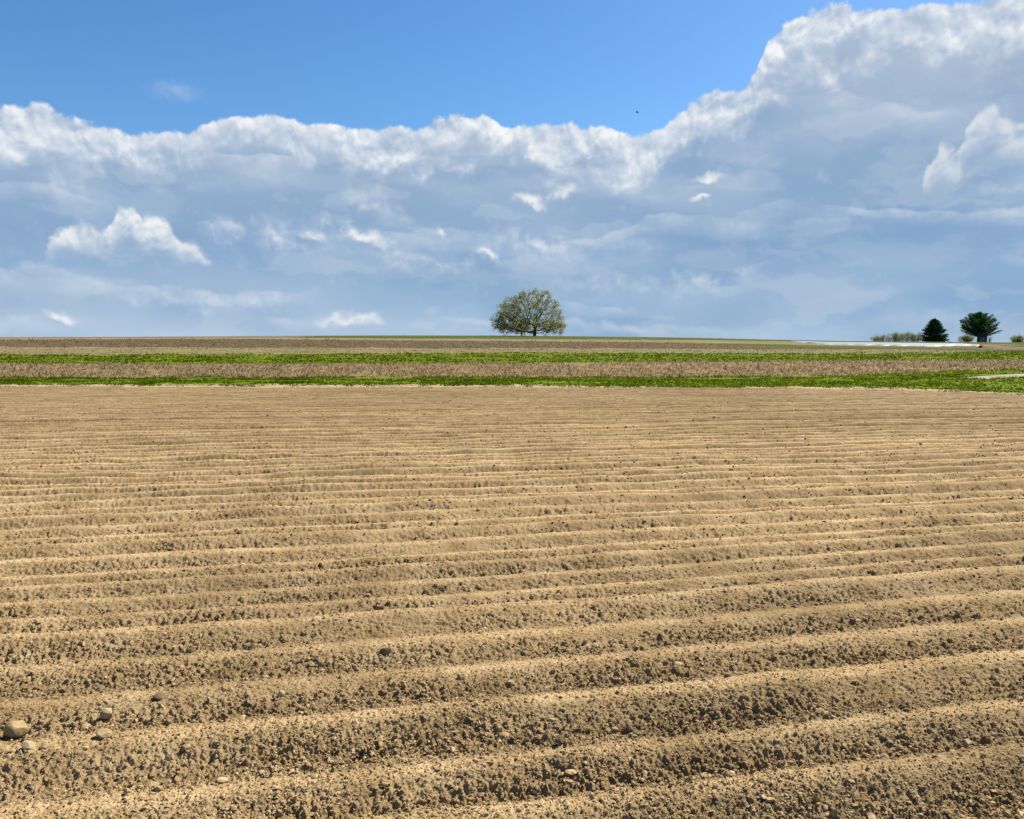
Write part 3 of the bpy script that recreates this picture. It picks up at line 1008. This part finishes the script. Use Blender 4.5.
def mixc(f, a, b):
    n = N('ShaderNodeMix'); n.data_type = 'RGBA'; n.clamp_factor = True
    inp(n.inputs[0], f); inp(n.inputs[6], a if isinstance(a, bpy.types.NodeSocket) else (*a, 1)); inp(n.inputs[7], b if isinstance(b, bpy.types.NodeSocket) else (*b, 1))
    return n.outputs[2]


tc = N('ShaderNodeTexCoord')
sep = N('ShaderNodeSeparateXYZ'); L(tc.outputs['Generated'], sep.inputs[0])
AZ = mth('MULTIPLY', mth('ARCTAN2', sep.outputs[0], sep.outputs[1]), 180 / math.pi)
EL = mth('MULTIPLY', mth('ARCSINE', sep.outputs[2]), 180 / math.pi)
P = comb(AZ, EL)                                               # the sky in degrees
warp = vec('SUBTRACT', noise(P, .20, 3, .5, out='Color'), (.5, .5, .5))
warp2 = vec('SUBTRACT', noise(P, .9, 3, .5, out='Color'), (.5, .5, .5))
PW = vec('ADD', vec('ADD', P, vec('SCALE', warp, s=1.8)), vec('SCALE', warp2, s=.55))
LD = (.42, .90, 0.)                                            # towards the sun on the sky


def shift(v, k):
    return vec('ADD', v, tuple(k * a for a in LD))


def puff(v):                                                   # cauliflower relief, 1 on the bulges
    return mth('SUBTRACT', 1.0, voro(v, .40, 2.6, .48, 2.3))


pf = puff(PW)
n_med = noise(PW, .5, 5, .55)
n_big = noise(P, .13, 4, .55)
lit = mth('ADD', .5, mth('MULTIPLY', mth('SUBTRACT', pf, puff(shift(PW, .40))), 2.0))
big0 = voro(PW, .17, 0., .5)
lit = mth('ADD', lit, mth('MULTIPLY', mth('SUBTRACT', voro(shift(PW, .9), .17, 0., .5), big0), .9))
lit = mth('ADD', lit, mth('MULTIPLY', mth('SUBTRACT', n_med, noise(shift(PW, .55), .5, 5, .55)), 1.4))

# top edge of the cloud bank
edge_px = [(-900, 120), (-300, 90), (0, 113), (45, 110), (75, 122), (130, 130), (180, 136), (215, 121), (275, 117), (330, 126), (408, 132), (440, 122),
           (478, 114), (520, 127), (575, 126), (650, 134), (672, 118), (705, 98), (750, 86), (762, 45), (790, 22), (830, 10), (900, 8),
           (1000, 1), (1060, -10), (1300, -40), (1900, 40)]
fc = N('ShaderNodeFloatCurve')
cv = fc.mapping.curves[0]
cp = [az_el(a, b) for a, b in edge_px]
A0, A1, E1 = -90., 90., 50.
cp = [((a - A0) / (A1 - A0), e / E1) for a, e in cp]
cp = [(0., .05)] + cp + [(1., .05)]  # unseen ends of the bank dropped low, shaped to cut fill on camera-facing slopes
while len(cv.points) < len(cp):
    cv.points.new(.5, .5)
for q, (a, e) in zip(cv.points, cp):
    q.location = (a, e); q.handle_type = 'AUTO_CLAMPED'
fc.mapping.update()
L(mth('DIVIDE', mth('SUBTRACT', AZ, A0), A1 - A0, clamp=True), fc.inputs['Value'])
TOP = mth('MULTIPLY', fc.outputs[0], E1)
S0 = mth('SUBTRACT', TOP, EL)
S = mth('ADD', S0, mth('MULTIPLY', mth('SUBTRACT', pf, .62), 1.7))
S = mth('ADD', S, mth('MULTIPLY', mth('SUBTRACT', n_med, .5), 1.5))
bank = rng_(S, -.08, .26)
# how deep under the bright rim
DEEP = mth('ADD', S0, mth('MULTIPLY', mth('SUBTRACT', n_big, .5), 7.0))
DEEP = mth('ADD', DEEP, mth('MULTIPLY', mth('SUBTRACT', n_med, .5), 7.0))
DEEP = mth('SUBTRACT', DEEP, mth('MULTIPLY', mth('SUBTRACT', lit, .5), 1.3))
rim = rng_(DEEP, .0, 3.3, 1., 0.)
rimlit = mth('MULTIPLY', rim, rng_(lit, .10, .88, .02, 1.0))

# body of the bank: grey-blue sheets, paler towards the horizon
cr = N('ShaderNodeValToRGB')
stops = [(0., (.57, .69, .81)), (.06, (.46, .61, .76)), (.16, (.33, .49, .68)), (.32, (.25, .40, .61)), (.48, (.30, .43, .61)), (.66, (.35, .455, .62)), (1., (.40, .49, .62))]
while len(cr.color_ramp.elements) < len(stops):
    cr.color_ramp.elements.new(.5)
for e, (s_, c_) in zip(cr.color_ramp.elements, stops):
    e.position = s_; e.color = (*c_, 1)
L(mth('DIVIDE', EL, 26., clamp=True), cr.inputs['Fac'])
body = cr.outputs[0]
PS = vec('MULTIPLY', PW, (.36, 1.0, 1.))
sheet1 = rng_(noise(PS, .15, 5, .5), .46, .62)
sheet2 = rng_(noise(vec('ADD', PS, (31., 17., 0.)), .26, 5, .5), .50, .60)
sheet3 = rng_(noise(vec('ADD', PS, (-11., 47., 0.)), .36, 5, .48), .545, .60)
under = rng_(noise(vec('ADD', PS, (5., -23., 0.)), .13, 4, .5), .46, .66)
body = mixc(mth('MULTIPLY', under, .55), body, (.20, .36, .59))
body = mixc(mth('MULTIPLY', sheet1, .38), body, (.44, .55, .70))
body = mixc(mth('MULTIPLY', sheet2, .24), body, (.50, .61, .73))
body = mixc(mth('MULTIPLY', sheet3, .22), body, (.58, .66, .74))
# soft relief all over the bank
body = mixc(mth('MULTIPLY', rng_(lit, .55, 1.0), mth('MULTIPLY', rng_(EL, 1., 9.), .22)), body, (.60, .67, .76))
# further cloud shelves in front of the bank: a crisp soft-lit upper edge that fades downwards
for (base, slope, amp, off, th, strength) in ((12.5, .35, 7., 3., 2.6, .55), (8.6, .2, 6., 41., 2.2, .5), (5.2, .1, 4.5, 77., 1.6, .42), (2.6, .04, 2.6, 113., 1.1, .4)):
    Pk = vec('ADD', vec('MULTIPLY', P, (.42, 1., 1.)), (off, off * .37, 0.))
    nk = noise(Pk, .13, 5, .52)
    Tk = mth('ADD', base - slope * 10., mth('MULTIPLY', TOP, slope))
    Sk = mth('SUBTRACT', mth('ADD', Tk, mth('MULTIPLY', mth('SUBTRACT', nk, .5), amp * 2)), EL)
    Sk = mth('ADD', Sk, mth('ADD', mth('MULTIPLY', mth('SUBTRACT', pf, .62), .9), mth('MULTIPLY', mth('SUBTRACT', n_med, .5), .8)))
    gate = rng_(noise(vec('ADD', P, (off * 2.1, 9., 0.)), .10, 3, .5), .40, .66)
    edge = mth('MULTIPLY', rng_(Sk, -.10, .30), rng_(Sk, .25, th, 1., 0.))
    below = mth('MULTIPLY', rng_(Sk, .6, th * 1.3), rng_(Sk, th * 1.3, th * 3., 1., 0.))
    body = mixc(mth('MULTIPLY', below, mth('MULTIPLY', gate, .30)), body, (.23, .37, .58))
    body = mixc(mth('MULTIPLY', mth('MULTIPLY', edge, gate), mth('MULTIPLY', rng_(lit, .05, .8, .35, 1.), strength)), body, (.72, .79, .85))
cloudc = mixc(mth('MULTIPLY', rim, .5), body, (.52, .62, .75))
cloudc = mixc(rimlit, cloudc, (.83, .87, .91))
cloudc = mixc(mth('MULTIPLY', mth('MULTIPLY', rim, rng_(lit, .60, .95)), .75), cloudc, (.96, .96, .96))
cloudc = mixc(mth('MULTIPLY', mth('MULTIPLY', rim, rng_(lit, .40, .0)), .55), cloudc, (.38, .49, .64))

# separate bright heaps under the bank: (px, py, rx px, ry px, rotation deg, strength)
heaps = [
         (366, 239, 33, 9, 12, .85), (312, 235, 17, 9, 15, .75), (300, 245, 56, 12, 0, .36), (487, 254, 17, 8, 25, .8), (441, 233, 11, 7, 15, .7),
         (528, 202, 21, 8, 10, .75), (560, 194, 21, 8, -12, .82), (520, 242, 50, 12, 5, .36), (1030, 183, 50, 7, 0, .4), (352, 320, 36, 9, 0, .68), (58, 320, 14, 7, 10, .68), (706, 179, 16, 5, 0, .6), (703, 196, 14, 4, -10, .75),
         (228, 232, 22, 13, 10, .42), (700, 118, 34, 10, -25, .55), (760, 98, 40, 12, 10, .5), (370, 208, 42, 13, 12, .42), (300, 228, 55, 13, -5, .36), (420, 262, 60, 10, 8, .30), (210, 300, 90, 9, 0, .26), (640, 285, 80, 9, 0, .26), (830, 78, 60, 10, 0, .3)]


def heap_density(v):
    D = None
    k = 180 / math.pi / F * .93
    for (px, py, rx, ry, rot, st) in heaps:
        a, e = az_el(px, py)
        mp = N('ShaderNodeMapping'); mp.vector_type = 'TEXTURE'
        mp.inputs['Location'].default_value = (a, e, 0); mp.inputs['Rotation'].default_value = (0, 0, R(-rot))
        mp.inputs['Scale'].default_value = (rx * k, ry * k, 1)
        L(v, mp.inputs[0])
        q = mth('MULTIPLY', mth('SUBTRACT', 1.22, vec('LENGTH', mp.outputs[0])), st)
        D = q if D is None else mth('SMOOTH_MAX', D, q, .25)
    return D


PB = vec('ADD', vec('ADD', P, vec('SCALE', warp2, s=1.3)), vec('SCALE', warp, s=.8))
D = heap_density(PB)
bump_ = mth('ADD', mth('MULTIPLY', mth('SUBTRACT', pf, .62), .75), mth('MULTIPLY', mth('SUBTRACT', n_med, .5), .9))
D = mth('ADD', D, bump_)
Dl = heap_density(shift(PB, .55))
up = mth('SUBTRACT', D, mth('ADD', Dl, bump_))                  # above 0 on the side of a heap that faces the sun
heap = mth('MULTIPLY', rng_(D, -.05, .95), rng_(up, -1.3, -.05, .35, 1.))
hl = mth('ADD', lit, mth('MULTIPLY', up, .55))
hc = mixc(rng_(hl, .12, .90), (.38, .50, .67), (.84, .87, .89))
hc = mixc(mth('MULTIPLY', rng_(hl, .65, 1.1), .8), hc, (.97, .97, .95))
cl = mixc(mth('MULTIPLY', heap, .85), cloudc, hc)
# two larger cumulus clouds: billowing lit tops, bases melting into the blue-grey
big_px = [(-200, 420), (14, 420), (34, 285), (44, 254), (52, 236), (66, 224), (86, 222), (102, 230), (114, 212), (124, 203), (134, 206), (142, 219), (158, 216), (170, 228),
          (188, 244), (206, 262), (228, 300), (245, 420), (890, 420), (915, 200), (930, 166), (935, 152), (944, 142), (955, 147), (964, 132), (976, 113), (992, 107), (1006, 120), (1024, 122), (1050, 140), (1080, 420), (1200, 420)]
fb = N('ShaderNodeFloatCurve'); cb = fb.mapping.curves[0]
bp_ = [az_el(a, b) for a, b in big_px]
bp_ = [((a + 60) / 120, (e + 10) / 40) for a, e in bp_]
bp_ = [(0., .1)] + bp_ + [(1., .1)]
while len(cb.points) < len(bp_):
    cb.points.new(.5, .5)
for q, (a, e) in zip(cb.points, bp_):
    q.location = (a, e); q.handle_type = 'AUTO_CLAMPED'
fb.mapping.update()
sepb = N('ShaderNodeSeparateXYZ'); L(vec('ADD', P, vec('ADD', vec('SCALE', warp2, s=.9), vec('SCALE', warp, s=.5))), sepb.inputs[0])
L(mth('DIVIDE', mth('ADD', sepb.outputs[0], 60.), 120., clamp=True), fb.inputs['Value'])
SB = mth('SUBTRACT', mth('SUBTRACT', mth('MULTIPLY', fb.outputs[0], 40.), 10.), sepb.outputs[1])
SB = mth('ADD', SB, mth('ADD', mth('MULTIPLY', mth('SUBTRACT', pf, .62), .75), mth('MULTIPLY', mth('SUBTRACT', n_med, .5), .5)))
base_el = rng_(AZ, -5., 5., az_el(120, 262)[1], az_el(990, 190)[1])
above = mth('ADD', mth('SUBTRACT', EL, base_el), mth('MULTIPLY', mth('SUBTRACT', n_med, .5), 2.0))
bm = mth('MULTIPLY', mth('MULTIPLY', rng_(above, -.4, 2.0), rng_(SB, -.08, .48)), rng_(mth('ADD', SB, mth('MULTIPLY', mth('SUBTRACT', n_big, .5), 2.)), 1.1, 3.1, 1., 0.))
bcol = mixc(rng_(mth('SUBTRACT', lit, mth('MULTIPLY', SB, .10)), -.05, .62), (.40, .52, .68), (.86, .89, .90))
bcol = mixc(rng_(mth('SUBTRACT', lit, mth('MULTIPLY', SB, .12)), .38, .80), bcol, (.97, .97, .95))
cl = mixc(mth('MULTIPLY', bm, rng_(AZ, -5., 5., .86, .55)), cl, bcol)
# one faint wisp in the blue
wa, we = az_el(178, 87)
wm = N('ShaderNodeMapping'); wm.vector_type = 'TEXTURE'
wm.inputs['Location'].default_value = (wa, we, 0); wm.inputs['Scale'].default_value = (2.6, .9, 1); L(PB, wm.inputs[0])
wisp = mth('MULTIPLY', rng_(mth('ADD', mth('SUBTRACT', 1., vec('LENGTH', wm.outputs[0])), mth('SUBTRACT', n_med, .5)), 0., 1.), .20)
cover = mth('MAXIMUM', bank, wisp)

sky = N('ShaderNodeTexSky'); sky.sky_type = 'NISHITA'; sky.sun_disc = False
sky.sun_elevation = R(SUN_EL); sky.sun_rotation = R(SUN_AZ); sky.dust_density = .4; sky.ozone_density = 2.5; sky.air_density = 1.0
hs = N('ShaderNodeHueSaturation'); hs.inputs['Saturation'].default_value = 1.30; hs.inputs['Value'].default_value = 1.24
L(sky.outputs[0], hs.inputs['Color'])
bg = N('ShaderNodeBackground'); L(hs.outputs[0], bg.inputs[0]); bg.inputs[1].default_value = .05
bc = N('ShaderNodeBackground'); L(cl, bc.inputs[0]); bc.inputs[1].default_value = .42
mx = N('ShaderNodeMixShader'); L(cover, mx.inputs[0]); L(bg.outputs[0], mx.inputs[1]); L(bc.outputs[0], mx.inputs[2])
wo = N('ShaderNodeOutputWorld'); L(mx.outputs[0], wo.inputs[0])
world.cycles.sampling_method = 'MANUAL'; world.cycles.sample_map_resolution = 512

# ------------------------------------------------------------------ render settings
sc.render.engine = 'CYCLES'
sc.view_settings.view_transform = 'Standard'; sc.view_settings.look = 'None'
sc.view_settings.gamma = 1.0; sc.view_settings.exposure = 1.25; sc.view_settings.use_curve_mapping = False
sc.cycles.use_denoising = False
sc.cycles.max_bounces = 5; sc.cycles.diffuse_bounces = 3; sc.cycles.transparent_max_bounces = 4
sc.cycles.use_adaptive_sampling = True; sc.cycles.adaptive_threshold = .015
sc.cycles.sample_clamp_indirect = 4
